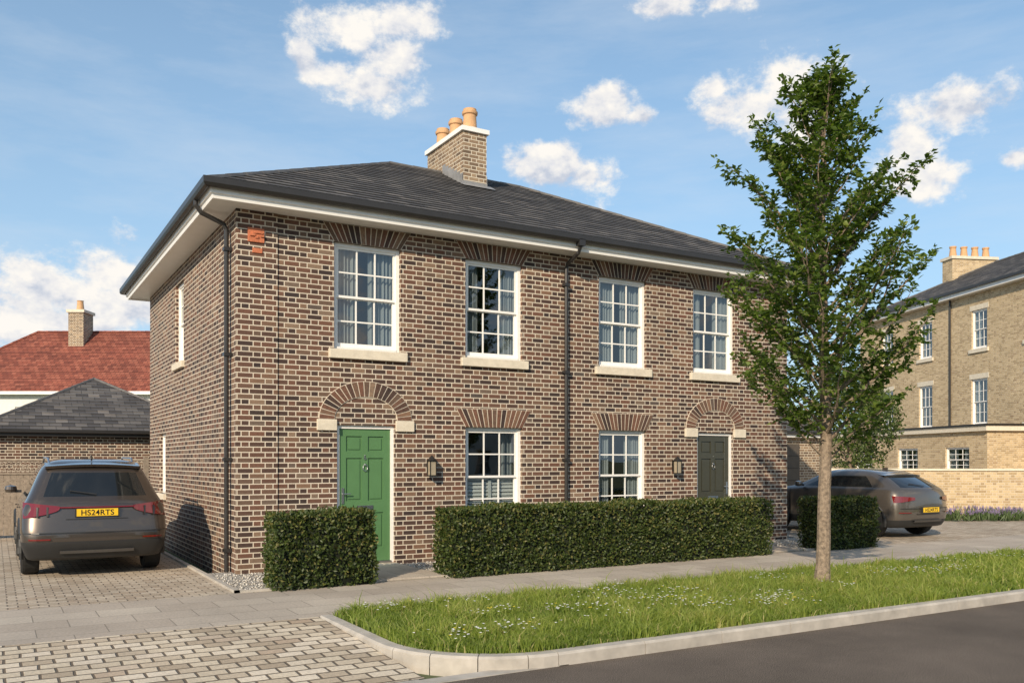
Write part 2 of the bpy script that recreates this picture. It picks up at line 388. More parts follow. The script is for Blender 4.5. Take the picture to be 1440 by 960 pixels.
def hiproof(mb,x0,x1,y0,y1,ze,zr,mat,capmat,rh=.21,cr=.05):
    w=x1-x0;d=y1-y0
    if w>=d: R1=(x0+d/2,(y0+y1)/2,zr);R2=(x1-d/2,(y0+y1)/2,zr)
    else: R1=((x0+x1)/2,y0+w/2,zr);R2=((x0+x1)/2,y1-w/2,zr)
    a,b2,c,dd=(x0,y0,ze),(x1,y0,ze),(x1,y1,ze),(x0,y1,ze)
    if w>=d:
        P=[(a,b2,R2,R1),(b2,c,R2,R2),(c,dd,R1,R2),(dd,a,R1,R1)]; hips=[(a,R1),(dd,R1),(b2,R2),(c,R2)]
    else:
        P=[(a,b2,R1,R1),(b2,c,R2,R1),(c,dd,R2,R2),(dd,a,R1,R2)]; hips=[(a,R1),(b2,R1),(c,R2),(dd,R2)]
    for p in P: roofplane(mb,*p,mat,rh)
    for h in hips+[(R1,R2)]:
        n=max(1,int((Vector(h[1])-Vector(h[0])).length/.45))
        for i in range(n):
            p=Vector(h[0]).lerp(Vector(h[1]),i/n); q=Vector(h[0]).lerp(Vector(h[1]),(i+1)/n)
            mb.tube([p,q],[cr*1.02,cr*.9],capmat,6,cap=True)

# ================================================================= GROUND
def sheet(name,x0,x1,y0,y1,z,mat,y1z=None):
    m=MB(); za=z; zb=z if y1z is None else y1z
    m.face([(x0,y0,za),(x1,y0,za),(x1,y1,zb),(x0,y1,zb)],mat,[(x0,y0),(x1,y0),(x1,y1),(x0,y1)])
    return m.build(name)
sheet('ground',-1500,1500,-1500,1500,-.16,groundm)
KY=-6.55
sheet('road',-150,150,-12.4,KY,-.10,asph)
sheet('opposite_pavement',-150,150,-15,-12.4,-.0,slabs)
sheet('footway',-60,80,-3.82,-1.75,0,slabs)
sheet('driveway_apron',-30,-.05,KY+.15,-3.82,-.085,setts,0.0)
sheet('driveway',-16,-.42,-1.75,22,-.002,setts2)
sheet('parking_court',11.35,60,-1.75,40,-.002,setts2)
sheet('gravel_bed',-.36,11.35,-1.70,0.3,.012,grav)
m=MB(); m.box(1.42,2.44,-1.70,-.0,-.05,.03,slabs); m.box(8.54,9.56,-1.70,0,-.05,.03,slabs); m.build('door_path',bevel=.004)
m=MB(); m.box(-.42,-.36,-1.75,7.9,-.05,.03,kerbm); m.box(11.35,11.41,-1.75,7.9,-.05,.03,kerbm)
m.box(-.42,1.42,-1.75,-1.70,-.05,.03,kerbm); m.box(2.44,8.54,-1.75,-1.70,-.05,.03,kerbm); m.box(9.56,11.41,-1.75,-1.70,-.05,.03,kerbm)
m.build('edging_kerb')
n=5200
P=np.column_stack([rng.uniform(-.34,11.3,n),rng.uniform(-1.68,-.03,n),np.full(n,.02)]); P=P[~(((P[:,0]>1.4)&(P[:,0]<2.46))|((P[:,0]>8.52)&(P[:,0]<9.58)))]; n=len(P)
oc=np.array([(1,0,0),(-1,0,0),(0,1,0),(0,-1,0),(0,0,1),(0,0,-1)],float); of=np.array([(0,2,4),(2,1,4),(1,3,4),(3,0,4),(2,0,5),(1,2,5),(3,1,5),(0,3,5)])
S=(.010+.010*rng.random((n,3)))*np.array([1,1,.6]); V=(P[:,None,:]+oc[None]*S[:,None,:]+rng.normal(size=(n,6,3))*.002).reshape(-1,3)
F=(np.arange(n)[:,None,None]*6+of[None]).reshape(-1,3)
pebm=leafmat('pebble',[(0,(.36,.32,.27)),(.6,(.60,.56,.49)),(1,(.78,.75,.70))],.0,.8)
tri_mesh('gravel_pebbles',V,F,pebm,np.repeat(rng.random(n),8))
R=1.15; cx,cy=-.05+R,KY+R
path=[(-.05,-3.82),(-.05,-4.5),(-.05,cy)]+[(cx-R*math.cos(a),cy-R*math.sin(a)) for a in np.linspace(0,math.pi/2,14)][1:]
x=cx
while x<60: x+=.914; path.append((x,KY))
m=MB()
def offs(path,o):
    out=[]
    for i,p in enumerate(path):
        a=Vector(path[max(i-1,0)]);b2=Vector(path[min(i+1,len(path)-1)]); d=(b2-a).normalized()
        out.append((p[0]-d.y*o,p[1]+d.x*o))
    return out
inner=offs(path,.13); inner2=offs(path,.02)
for i in range(len(path)-1):
    g=.004
    def L(p,q,t): return (p[0]+(q[0]-p[0])*t,p[1]+(q[1]-p[1])*t)
    ln=math.dist(path[i],path[i+1]); t0=g/ln;t1=1-g/ln
    if i in(2,3,5,6,8,9,11,12,14): t0=0;
    if i in(2,4,5,7,8,10,11,13): t1=1
    o0,o1=L(path[i],path[i+1],t0),L(path[i],path[i+1],t1)
    m0,m1=L(inner2[i],inner2[i+1],t0),L(inner2[i],inner2[i+1],t1)
    n0,n1=L(inner[i],inner[i+1],t0),L(inner[i],inner[i+1],t1)
    zt=.012
    m.face([(*o0,-.16),(*o1,-.16),(*o1,zt-.02),(*o0,zt-.02)],kerbm)
    m.face([(*o0,zt-.02),(*o1,zt-.02),(*m1,zt),(*m0,zt)],kerbm)
    m.face([(*m0,zt),(*m1,zt),(*n1,zt),(*n0,zt)],kerbm)
    m.face([(*n0,zt),(*n1,zt),(*n1,-.1),(*n0,-.1)],kerbm)
    m.face([(*o0,zt-.02),(*m0,zt),(*n0,zt),(*n0,-.1),(*o0,-.1)],kerbm); m.face([(*o1,zt-.02),(*m1,zt),(*n1,zt),(*n1,-.1),(*o1,-.1)],kerbm)
m.build('kerb')
m=MB(); 
x=-.1
while x>-30: m.box(x-.906,x-.004,KY,KY+.15,-.2,-.088,kerbm); x-=.914
m.box(-.1,1.2,KY-.0,KY+.15,-.2,-.094,kerbm)
m.build('dropped_kerb')
m=MB(); x=-60
while x<80: m.box(x+.004,x+.91,-12.53,-12.4,-.2,.004,kerbm); x+=.914
m.build('kerb')
m=MB(); poly=[(p[0],p[1]) for p in inner]; 
m.face([(p[0],p[1],.0) for p in poly]+[(60,-3.84,.0)],soil)
m.build('verge_ground')
def inside(xy):
    x,y=xy[:,0],xy[:,1]; ok=(x>.09)&(y>KY+.12)&(y<-3.80)
    c=(x<cx)&(y<cy)&(((x-cx)**2+(y-cy)**2)>(R-.12)**2)
    return ok&~c
def grass(name,n,x0,x1,w,h):
    u=rng.random(n); xs=x0+(x1-x0)*u; ys=KY+.1+rng.random(n)*2.72
    xy=np.stack([xs,ys],1); xy=xy[inside(xy)]; n=len(xy)
    cl=.5+.5*np.sin(xy[:,0]*2.1+1.7*np.sin(xy[:,1]*2.3))*np.sin(xy[:,1]*3.2+1.3*np.sin(xy[:,0]*1.9))
    cl2=.5+.5*np.sin(xy[:,0]*9+2*np.sin(xy[:,1]*7))*np.sin(xy[:,1]*11+xy[:,0]*3)
    H=h*(.35+.5*cl+.65*cl2**2)*(.5+.8*rng.random(n)); tall=rng.random(n)<.03; H[tall]*=1.7
    P=np.column_stack([xy,np.full(n,-.004)])
    an=rng.random(n)*6.283; B=np.column_stack([np.cos(an),np.sin(an),np.zeros(n)])
    lean=rng.normal(size=(n,2))*.55
    T1=P+np.column_stack([lean*.25*H[:,None],H*.6]); T2=P+np.column_stack([lean*H[:,None],H*(1-.1*np.abs(lean[:,0]))])
    W=(w*(.7+.6*rng.random(n)))[:,None]
    V=np.stack([P-B*W*.5,P+B*W*.5,T1+B*W*.38,T1-B*W*.38,T2],1).reshape(-1,3)
    i=np.arange(n)*5
    F=np.stack([np.stack([i,i+1,i+2],1),np.stack([i,i+2,i+3],1),np.stack([i+3,i+2,i+4],1)],1).reshape(-1,3)
    r=np.clip(-.02+.5*cl+.4*cl2+.45*(rng.random(n)-.35),0,.93); r[rng.random(n)<.06]=1
    tri_mesh(name,V,F,leaf_g,np.repeat(r,3))
grass('grass',85000,0,7.5,.010,.12)
grass('grass',55000,7.5,22,.015,.11)
fc=[];
for k in range(46):
    x0=rng.uniform(.4,14); y0=rng.uniform(-6.3,-4.1); n=rng.integers(3,26)
    fc.append(np.column_stack([x0+rng.normal(size=n)*.17,y0+rng.normal(size=n)*.12,.10+.05*rng.random(n)]))
fc=np.concatenate(fc); fc=fc[inside(fc[:,:2])]
P=np.repeat(fc,4,0); n=len(P); an=np.tile(np.arange(4)*math.pi/2,len(fc))+rng.random(n)
V,F,r=leaves(P,np.column_stack([np.cos(an),np.sin(an),.5*np.ones(n)]),np.tile([0,0,1.],(n,1)),np.full(n,.018),np.full(n,.017),np.repeat(rng.random(len(fc)),4))
tri_mesh('verge_flowers',V,F,leaf_f,r)

# ================================================================= MAIN HOUSE
W,D=10.98,7.9
house=empty('brick_house')
def mir(a,b2): return (W-b2,W-a)
wins=[(1.43,2.50),(3.63,4.70)]; wins=wins+[mir(*w) for w in wins]
upper=[(a,b2,3.27,4.87) for a,b2 in wins]
gwin=[(3.63,4.70,.53,2.15),(W-4.70,W-3.63,.53,2.15)]
doors=[(1.475,2.40,.04,2.14),(W-2.40,W-1.475,.04,2.14)]
mb=MB()
wall(mb,0,W,-.15,5.16,upper+gwin+doors,brick)
ML=Matrix(((0,1,0,0),(-1,0,0,D),(0,0,1,0),(0,0,0,1)))
sideops=[(D-4.8,D-3.95,3.4,4.87),(D-6.6,D-5.9,.95,2.15)]
mb.M=ML; wall(mb,0,D,-.15,5.16,sideops,brick)
MR=Matrix(((0,-1,0,W),(1,0,0,0),(0,0,1,0),(0,0,0,1)))
mb.M=MR; wall(mb,0,D,-.15,5.16,[],brick)
mb.M=Matrix.Identity(4); mb.face([(0,D,-.15),(W,D,-.15),(W,D,5.16),(0,D,5.16)],brick)
mb.build('walls',house)
m=MB(); m.box(-.004,.58,-.022,.1,-.15,5.148,brick); m.box(W-.58,W+.004,-.022,.1,-.15,5.148,brick); m.build('corner_piers',house)
wh,gl,rm=MB(),MB(),MB()
for i,o in enumerate(upper): window(wh,gl,rm,*o,cw=(.42,.30,.34,.42)[i])
window(wh,gl,rm,*gwin[0],mode='shutter',cw=.2); window(wh,gl,rm,*gwin[1],mode='curtain',cw=.32)
for q in (wh,gl,rm): q.M=ML
for o in sideops: window(wh,gl,rm,*o,cols=2)
wh.build('window_frames',house); gl.build('window_glass',house); rm.build('window_interiors',house)
m=MB()
for a,b2,c,d in upper: m.box(a-.09,b2+.09,-.07,.06,c-.14,c+.0,cream)
for a,b2,c,d in gwin: m.box(a-.09,b2+.09,-.07,.06,c-.14,c+.0,cream)
m.M=ML
for a,b2,c,d in sideops: m.box(a-.07,b2+.07,-.06,.06,c-.12,c,cream)
m.build('stone_sills',house,bevel=.008)
m=MB()
def flat_arch(x0,x1,z0,h,spl,n=15,y=-.010):
    m.prism([(x0-.004,z0),(x1+.004,z0),(x1+spl,z0+h),(x0-spl,z0+h)],y+.004,.02,mortarm)
    for k in range(n):
        b0=x0+(x1-x0)*k/n+.007; b1=x0+(x1-x0)*(k+1)/n-.007
        t0=x0-spl+(x1-x0+2*spl)*k/n+.009; t1=x0-spl+(x1-x0+2*spl)*(k+1)/n-.009
        m.prism([(b0,z0+.002),(b1,z0+.002),(t1,z0+h-.006),(t0,z0+h-.006)],y,.01,vous)
for a,b2,c,d in upper: flat_arch(a,b2,d,.272,.17)
for a,b2,c,d in gwin: flat_arch(a,b2,d,.30,.17)
for (a,b2,c,d) in doors:
    xc=(a+b2)/2; zs=2.225; n=23
    ro=(.745,.585); ri=(.50,.345)
    def E(r,t): return (xc-r[0]*math.cos(t),zs+r[1]*math.sin(t))
    for k in range(n):
        t0=math.pi*k/n; t1=math.pi*(k+1)/n; e=.014
        m.prism([E(ri,t1),E(ri,t0),E(ro,t0),E(ro,t1)],-.012,.02,mortarm)
        ro2=(ro[0]-.008,ro[1]-.008); ri2=(ri[0]+.008,ri[1]+.008)
        m.prism([E(ri2,t1-e),E(ri2,t0+e),E(ro2,t0+e*.8),E(ro2,t1-e*.8)],-.017,.0,vous)
m.build('brick_arches',house,merge=True)
m=MB()
for (a,b2,c,d) in doors:
    xc=(a+b2)/2
    for sgn in (-1,1):
        e0,e1=sorted((xc+sgn*.475,xc+sgn*.775)); m.box(e0,e1,-.045,.05,2.055,2.22,cream)
    m.box(a-.02,b2+.02,-.16,.1,-.04,.038,cream)
m.build('stone_springers',house,bevel=.006)
def door(name,a,b2,c,d,mat,hl):
    m=MB()
    m.box(a,a+.05,.04,.12,c,d,white); m.box(b2-.05,b2,.04,.12,c,d,white); m.box(a+.05,b2-.05,.04,.12,d-.05,d,white)
    m.box(a+.05,b2-.05,.02,.13,c,c+.035,metal)
    x0,x1,z0,z1=a+.053,b2-.053,c+.037,d-.053
    m.box(x0,x1,.085,.12,z0,z1,mat)
    st=.11; mid=(x0+x1)/2; y0=.064
    m.box(x0,x0+st,y0,.085,z0,z1,mat); m.box(x1-st,x1,y0,.085,z0,z1,mat)
    rails=[(z0,z0+.2),(z0+.74,z0+.92),(z1-.44,z1-.34),(z1-.11,z1)]
    for r0,r1 in rails: m.box(x0+st,x1-st,y0,.085,r0,r1,mat)
    for (r0,r1) in ((z0+.2,z0+.74),(z0+.92,z1-.44),(z1-.34,z1-.11)):
        m.box(mid-.05,mid+.05,y0,.085,r0,r1,mat)
        for (p0,p1) in ((x0+st,mid-.05),(mid+.05,x1-st)):
            m.box(p0+.03,p1-.03,.072,.085,r0+.03,r1-.03,mat)
    m.box(mid-.13,mid+.13,.054,.064,z0+.79,z0+.85,metal)
    hx=x0+.055 if hl else x1-.055
    m.box(hx-.02,hx+.02,.052,.064,z0+.88,z0+1.12,metal); 
    m.tube([(hx,.05,z0+1.03),(hx,.02,z0+1.03),(hx+(.11 if hl else -.11),.02,z0+1.03)],.009,metal,8)
    zk=z0+1.42
    m.lathe((mid,.056,zk+.05),[(.001,.02),(.018,.01),(.018,-.01),(.001,-.02)],metal,10)
    ring=[(mid+.035*math.sin(t),.046,zk+.0-.05*math.cos(t)+.0) for t in np.linspace(0,2*math.pi,13)]
    m.tube(ring,.006,metal,6,cap=False)
    m.lathe((mid,.06,z1-.40+.0),[(.001,.008),(.012,.004),(.012,-.004),(.001,-.008)],metal,10)
    o=m.build(name,house,bevel=.003)
door('front_door',*doors[0],greend,True); door('neighbour_front_door',*doors[1],olived,False)
t=bpy.data.curves.new('door_number','FONT'); t.body='6'; t.size=.1; t.extrude=.003; t.align_x='CENTER'
o=bpy.data.objects.new('door_number',t); sc.collection.objects.link(o); o.parent=house; o.rotation_euler=(math.pi/2,0,0); o.location=(1.9375,.056,1.62); t.materials.append(metal)
m=MB()
m.sweep(0,W,0,D,[(-.02,5.15),(.36,5.15),(.36,5.135),(.40,5.135),(.41,5.19),(.435,5.2),(.435,5.36),(0,5.36)],white)
m.build('eaves_cornice',house)
m=MB(); m.sweep(0,W,0,D,[(.44,5.38),(.44,5.30),(.455,5.265),(.49,5.25),(.53,5.265),(.55,5.30),(.55,5.38),(.535,5.385),(.535,5.31)],gut)
def pipe(pts,r=.034):
    m.tube(pts,r,gut,12)
pipe([(5.55,-.49,5.27),(5.55,-.49,5.20),(5.55,-.42,5.10),(5.55,-.10,4.98),(5.55,-.06,4.90),(5.55,-.06,.02)])
for z in (4.6,3.1,1.6,.3): m.box(5.50,5.60,-.105,0,z,z+.05,gut)
m.box(5.49,5.61,-.55,-.44,5.2,5.31,gut)
pipe([(-.49,.28,5.27),(-.49,.28,5.20),(-.42,.28,5.10),(-.11,.28,4.98),(-.07,.28,4.90),(-.07,.28,.02)])
for z in (4.6,3.1,1.6,.3): m.box(-.115,0,.23,.33,z,z+.05,gut)
m.build('gutters_and_downpipes',house)
m=MB(); o=.47; hiproof(m,-o,W+o,-o,D+o,5.365,7.6,slate,ridgem)
m.build('slate_roof',house)
m=MB(); m.face([(-.44,-.44,5.355),(W+.44,-.44,5.355),(W+.44,D+.44,5.355),(-.44,D+.44,5.355)],roomm); m.build('loft_floor',house)
m=MB(); a,b2,c,d=5.11,5.64,2.95,4.62
m.box(a,b2,c,d,6.5,8.17,brick_lt)
m.box(a-.045,b2+.045,c-.045,d+.045,8.17,8.26,white)
m.box(a-.012,b2+.012,c-.014,c,6.95,7.18,lead); m.box(a-.012,a,c,d,7.0,7.3,lead)
for k in range(7):
    yy=c+k*.13; z=5.38+(yy+.47)*.506
    m.box(a-.016,a-.001,yy,yy+.13,z-.1,z+.22,lead); m.box(b2+.001,b2+.016,yy,yy+.13,z-.1,z+.22,lead)
m.face([(a-.1,c-.22,7.02),(b2+.1,c-.22,7.02),(b2+.1,c,7.14),(a-.1,c,7.14)],lead)
m.build('chimney_stack',house)
m=MB()
for s in (3.17,3.79,4.41):
    m.lathe(((a+b2)/2,s,8.26),[(.17,0),(.16,.04),(.145,.06),(.128,.32),(.155,.335),(.16,.36),(.16,.39),(.135,.41),(.135,.445),(.115,.45),(.105,.3)],terra,24)
    m.lathe(((a+b2)/2,s,8.255),[(.25,0),(.16,.06)],mortarm,16)
o=m.build('chimney_pots',house,smooth=False)
for nm,t in (('wall_lamp',2.98),('neighbour_wall_lamp',8.0)):
    m=MB(); m.box(t-.04,t+.04,-.02,0,1.42,1.62,blackm); m.tube([(t,-.02,1.6),(t,-.09,1.66),(t,-.11,1.63)],.01,blackm,8)
    for p,q in ((-.055,-.045),(.045,.055)):
        for r0,r1 in ((-.165,-.155),(-.065,-.055)): m.box(t+p,t+q,r0,r1,1.38,1.6,blackm)
    m.box(t-.06,t+.06,-.17,-.05,1.36,1.38,blackm); m.box(t-.065,t+.065,-.175,-.045,1.6,1.615,blackm)
    m.lathe((t,-.11,1.615),[(.08,0),(.03,.05),(.012,.07),(.001,.08)],blackm,8)
    m.box(t-.045,t+.045,-.155,-.065,1.382,1.598,glow)
    m.build(nm,house)
m=MB(); m.box(.155,.385,-.045,-.02,4.70,4.90,terra2)
for k in range(9):
    xx=.18+rng.random()*.15; zz=4.72+rng.random()*.13; m.box(xx,xx+.03+.02*rng.random(),-.058-.001*k,-.045,zz,zz+.03,terra2)
m.box(.22,.36,-.038,-.02,4.55,4.62,terra2); m.build('terracotta_plaque',house,bevel=.004)

# ================================================================= HEDGES
def hedge(x0,x1,y0,y1,h,dens=2300):
    fs=[((x0,y0,0),(x1-x0,0,0),(0,0,h),(0,-1,0)),((x0,y1,0),(x1-x0,0,0),(0,0,h),(0,1,0)),
        ((x0,y0,0),(0,y1-y0,0),(0,0,h),(-1,0,0)),((x1,y0,0),(0,y1-y0,0),(0,0,h),(1,0,0)),((x0,y0,h),(x1-x0,0,0),(0,y1-y0,0),(0,0,1))]
    Vs,Fs,Rs,off=[],[],[],0
    for O,U,Vv,N in fs:
        U,Vv,N,O=map(np.array,(U,Vv,N,O)); U=U*1.; ar=np.linalg.norm(U)*np.linalg.norm(Vv); n=int(ar*dens*(.4 if N[1]>0 else 1))
        a,b2=rng.random(n),rng.random(n)
        P=O+U*a[:,None]+Vv*b2[:,None]
        wob=.018*np.sin(P[:,0]*5+P[:,2]*4)+.016*np.sin(P[:,0]*13+P[:,1]*7)+.014*np.sin(P[:,2]*17+P[:,0]*3)
        P=P+N*(wob-.045+.06*rng.random(n)**1.5)[:,None]
        A=rng.normal(size=(n,3))*.8+N*.55+np.array([0,0,.35]); Nn=rng.normal(size=(n,3))*.7+N
        V,F,r=leaves(P,A,Nn,.038+.026*rng.random(n),.023+.013*rng.random(n),np.clip(rng.random(n)**1.2+(.15*(P[:,2]/h)),0,1))
        Vs.append(V);Fs.append(F+off);Rs.append(r);off+=len(V)
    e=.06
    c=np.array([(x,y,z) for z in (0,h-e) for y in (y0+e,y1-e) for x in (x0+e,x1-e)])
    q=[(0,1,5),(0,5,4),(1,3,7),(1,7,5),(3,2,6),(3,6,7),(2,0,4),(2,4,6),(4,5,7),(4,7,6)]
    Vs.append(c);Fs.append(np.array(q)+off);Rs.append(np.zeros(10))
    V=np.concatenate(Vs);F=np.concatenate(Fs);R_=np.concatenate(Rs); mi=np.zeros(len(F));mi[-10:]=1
    tri_mesh('box_hedge',V,F,None,R_,mats=[leaf_h,hcore],mi=mi)
hedge(.06,1.36,-1.86,-1.30,.94)
hedge(2.46,7.72,-1.90,-1.28,.93); hedge(7.76,8.52,-1.92,-1.28,.92)
hedge(9.80,11.25,-1.95,-1.35,.91)

# ================================================================= STREET TREE
tree=empty('street_tree',(6.12,-5.0,0))
m=MB()
zz=np.linspace(-.02,6.55,22)
tp=[Vector((.035*math.sin(z*1.3)+.012*math.sin(z*4),.03*math.cos(z*1.1)-.03,z)) for z in zz]
tr_=[.088*(1-z/7.2)**.9*(1.25 if z<.05 else 1) +.004 for z in zz]
m.tube(tp,tr_,bark,12)
def env(z):
    return float(np.interp(z,[1.7,2.0,2.4,2.9,3.5,4.3,5.2,6.1,6.6,6.9],[.45,.9,1.28,1.50,1.34,1.14,.84,.46,.22,.05]))
LP,LA=[],[]
def tpos(z): 
    i=min(int((z+.02)/6.57*21),20); f=(z-zz[i])/(zz[i+1]-zz[i]); return tp[i].lerp(tp[i+1],f)
def twig(p,d,L,r,nl,depth=0):
    pts=[p]; dd=d.normalized()
    for k in range(4):
        dd=(dd+Vector((random.gauss(0,.12),random.gauss(0,.12),random.gauss(.03,.1)))).normalized(); pts.append(pts[-1]+dd*L/4)
    m.tube(pts,[r,r*.8,r*.6,r*.4,r*.2],bark,3,cap=False)
    for k in range(nl):
        f=(k+random.random())/nl*4; i=min(int(f),3); q=pts[i].lerp(pts[i+1],f-i)
        sd=dd.cross(Vector((0,0,1))).normalized()*(1 if k%2 else -1)
        a=dd*.6+sd*.8+Vector((random.gauss(0,.35),random.gauss(0,.35),random.gauss(-.15,.4)))
        LP.append(q+Vector((random.gauss(0,.015),random.gauss(0,.015),random.gauss(0,.015)))); LA.append(a)
    return pts,dd
NB=98
for i in range(NB):
    z0=1.58+(6.35-1.58)*(i/NB)**1.0
    az=i*2.39996+random.gauss(0,.25)
    el=math.radians(random.uniform(18,42)+18*(z0/6.5))
    L=env(z0+.45)*random.choice([.62,.78,.95,1.0,1.08,1.2])/math.cos(el)*.93
    L=min(L,1.85)
    p=tpos(z0); d=Vector((math.cos(az)*math.cos(el),math.sin(az)*math.cos(el),math.sin(el)))
    pts=[p]; dd=d.copy(); n=7
    for k in range(n):
        dd=(dd+Vector((random.gauss(0,.09),random.gauss(0,.09),.015+random.gauss(0,.05)))).normalized(); pts.append(pts[-1]+dd*L/n)
    r0=.006+.013*L
    m.tube(pts,[r0*(1-.85*k/n) for k in range(n+1)],bark,5,cap=False)
    nt_=max(5,int(L*10.5))
    for k in range(nt_):
        f=.18+.82*(k+random.random())/nt_; ff=min(f*n,n-1e-3); j=int(ff); q=pts[j].lerp(pts[j+1],ff-j)
        sd=dd.cross(Vector((0,0,1))).normalized()*(1 if k%2 else -1)
        td=dd*random.uniform(.3,.9)+sd*random.uniform(.5,1.1)+Vector((0,0,random.gauss(.1,.5)))
        twig(q,td,random.uniform(.16,.38)*(1.15-.5*f)*(1.25 if z0<4 else 1),.0035,random.randint(13,23))
    twig(pts[-1],dd,.22,.003,14)
for k in range(12): twig(tpos(6.45-k*.05)+Vector((0,0,0.05)),Vector((random.gauss(0,.5),random.gauss(0,.5),1)),.3,.003,16)
m.build('trunk_and_branches',tree)
P=np.array([tuple(p) for p in LP]);A=np.array([tuple(p) for p in LA]);n=len(P)
V,F,r=leaves(P,A,rng.normal(size=(n,3))*.5+np.array([0,0,1.]),.062+.042*rng.random(n),.038+.022*rng.random(n))
tri_mesh('foliage',V,F,leaf_t,r,tree)

# ================================================================= LEFT BACKGROUND
def garage(name,loc,rz,w,d,ze,zr,mat,doorw=None):
    g=empty(name,loc,rz); m=MB()
    m.box(0,w,0,d,-.15,ze,mat); m.build('walls',g)
    m=MB(); m.sweep(0,w,0,d,[(-.02,ze-.02),(.22,ze-.02),(.22,ze+.13),(0,ze+.13)],blackm if not doorw else white); m.sweep(0,w,0,d,[(.225,ze+.16),(.225,ze+.08),(.27,ze+.06),(.31,ze+.08),(.31,ze+.16)],gut); m.build('eaves',g)
    m=MB(); hiproof(m,-.25,w+.25,-.25,d+.25,ze+.14,zr,slate,ridgem,.2); m.build('slate_roof',g)
    if doorw:
        m=MB(); m.box(doorw[0],doorw[1],-.05,-.002,0,2.1,browndoor)
        for k in range(1,6): m.box(doorw[0]+.05,doorw[1]-.05,-.06,-.05,k*.35-.01,k*.35+.01,blackm)
        m.build('garage_door',g)
    return g
garage('garage',(-3.2,13,0),0,5.6,6.5,2.25,4.0,brick)
garage('garage',(14.2,5.2,0),0,3.9,6,2.3,4.0,brick_lt,(.6,3.0))
fe=empty('timber_fence',(-9,8.5,0)); m=MB(); x=0
while x<9.0:
    m.box(x+.003,x+.118,0,.02,.05,1.32,timber); x+=.12
for x in np.arange(0,9.1,1.8): m.box(x-.05,x+.05,-.06,.04,0,1.68,timber)
for z in (.3,.8,1.25): m.box(0,9,.02,.05,z,z+.08,timber)
m.box(0,9,-.02,.04,1.32,1.36,timber); m.box(0,9,-.02,.04,1.60,1.635,timber)
m.build('boards',fe)
m=MB(); 
for x in np.arange(-.2,9.0,.085):
    for s in (1,-1):
        xa,xb=(x,x+.24) if s>0 else (x+.24,x)
        if min(xa,xb)<0 or max(xa,xb)>9: continue
        m.face([(xa-.011,.004*s,1.36),(xa+.011,.004*s,1.36),(xb+.011,.004*s,1.60),(xb-.011,.004*s,1.60)],timber)
m.build('trellis',fe)
X,Y=c2w(-29.8,44); rh=empty('red_roof_house',(X,Y,0),CAMROT)
m=MB(); ops=[(x,x+1.1,2.9,4.3) for x in (2,5,8.5,12)]
wall(m,0,17,-.15,5,ops,render_w); m.face([(0,0,-.15),(0,8,-.15),(0,8,5),(0,0,5)],render_w); m.face([(17,0,-.15),(17,8,-.15),(17,8,5),(17,0,5)],render_w); m.face([(0,8,-.15),(17,8,-.15),(17,8,5),(0,8,5)],render_w)
m.build('walls',rh)
wh,gl,rm=MB(),MB(),MB()
for o in ops: window(wh,gl,rm,*o,mode='far')
wh.build('window_frames',rh);gl.build('window_glass',rh);rm.build('window_interiors',rh)
m=MB(); hiproof(m,-.4,17.4,-.4,8.4,4.98,8.6,redtile,redtile,.3,.09); m.build('tiled_roof',rh)
m=MB(); m.sweep(0,17,0,8,[(-.02,4.9),(.42,4.9),(.42,5.05)],white); m.build('eaves',rh)
m=MB(); m.box(6.2,7.0,2.9,4.0,7.4,9.5,brick_lt); m.box(6.12,7.08,2.82,4.08,9.5,9.65,cream); m.lathe((6.6,3.4,9.65),[(.2,0),(.15,.5),(.18,.55),(.12,.56)],terra,14); m.build('chimney',rh)

# ================================================================= RIGHT BACKGROUND
def win_set(par,ops):
    wh,gl,rm=MB(),MB(),MB()
    for o in ops: window(wh,gl,rm,*o,mode='far')
    wh.build('window_frames',par);gl.build('window_glass',par);rm.build('window_interiors',par)
X,Y=c2w(18.56,47); tb=empty('buff_brick_terrace',(X,Y,0),math.atan2(-.922,-.385))
xsw=[2.6,5.8,9.6,12.9,16.2,19.5]
ops=[(x-.5,x+.5,6.38,8.04) for x in xsw]+[(x-.52,x+.52,3.15,5.1) for x in xsw]
m=MB(); wall(m,0,22,-.15,8.75,ops,buff)
m.face([(0,0,-.15),(0,9,-.15),(0,9,8.75),(0,0,8.75)],buff); m.face([(22,0,-.15),(22,9,-.15),(22,9,8.75),(22,0,8.75)],buff); m.face([(0,9,-.15),(22,9,-.15),(22,9,8.75),(0,9,8.75)],buff)
m.build('walls',tb); win_set(tb,ops)
m=MB()
for a,b2,c,d in ops: m.box(a-.12,b2+.12,-.07,.05,c-.16,c-.002,cream); m.box(a-.1,b2+.1,-.015,.05,d+.002,d+.22,cream)
m.build('stone_dressings',tb)
m=MB(); m.sweep(0,22,0,9,[(-.02,8.75),(.35,8.75),(.35,8.95),(0,8.95)],white); m.sweep(0,22,0,9,[(.36,9.02),(.36,8.92),(.48,8.92),(.48,9.02)],gut)
m.tube([(7.7,-.06,8.8),(7.7,-.06,2.9)],.045,gut,8); m.tube([(14.6,-.06,8.8),(14.6,-.06,.1)],.045,gut,8)
m.build('eaves_and_gutters',tb)
m=MB(); hiproof(m,-.4,22.4,-.4,9.4,9.0,11.3,slate,ridgem,.25,.07); m.build('slate_roof',tb)
m=MB()
for (x0,y0,zt) in ((2.6,3.0,11.7),(15.3,1.6,12.0)):
    m.box(x0,x0+.8,y0,y0+2.4,9.3,zt,buff); m.box(x0-.08,x0+.88,y0-.08,y0+2.48,zt,zt+.14,cream)
    for k in range(4): m.lathe((x0+.4,y0+.3+k*.6,zt+.14),[(.19,0),(.14,.45),(.17,.5),(.17,.56),(.11,.57)],terra,14)
m.build('chimneys',tb)
eo=[(x-.75,x+.75,1.15,2.15) for x in (.8,4.6,8.2,11.6)]
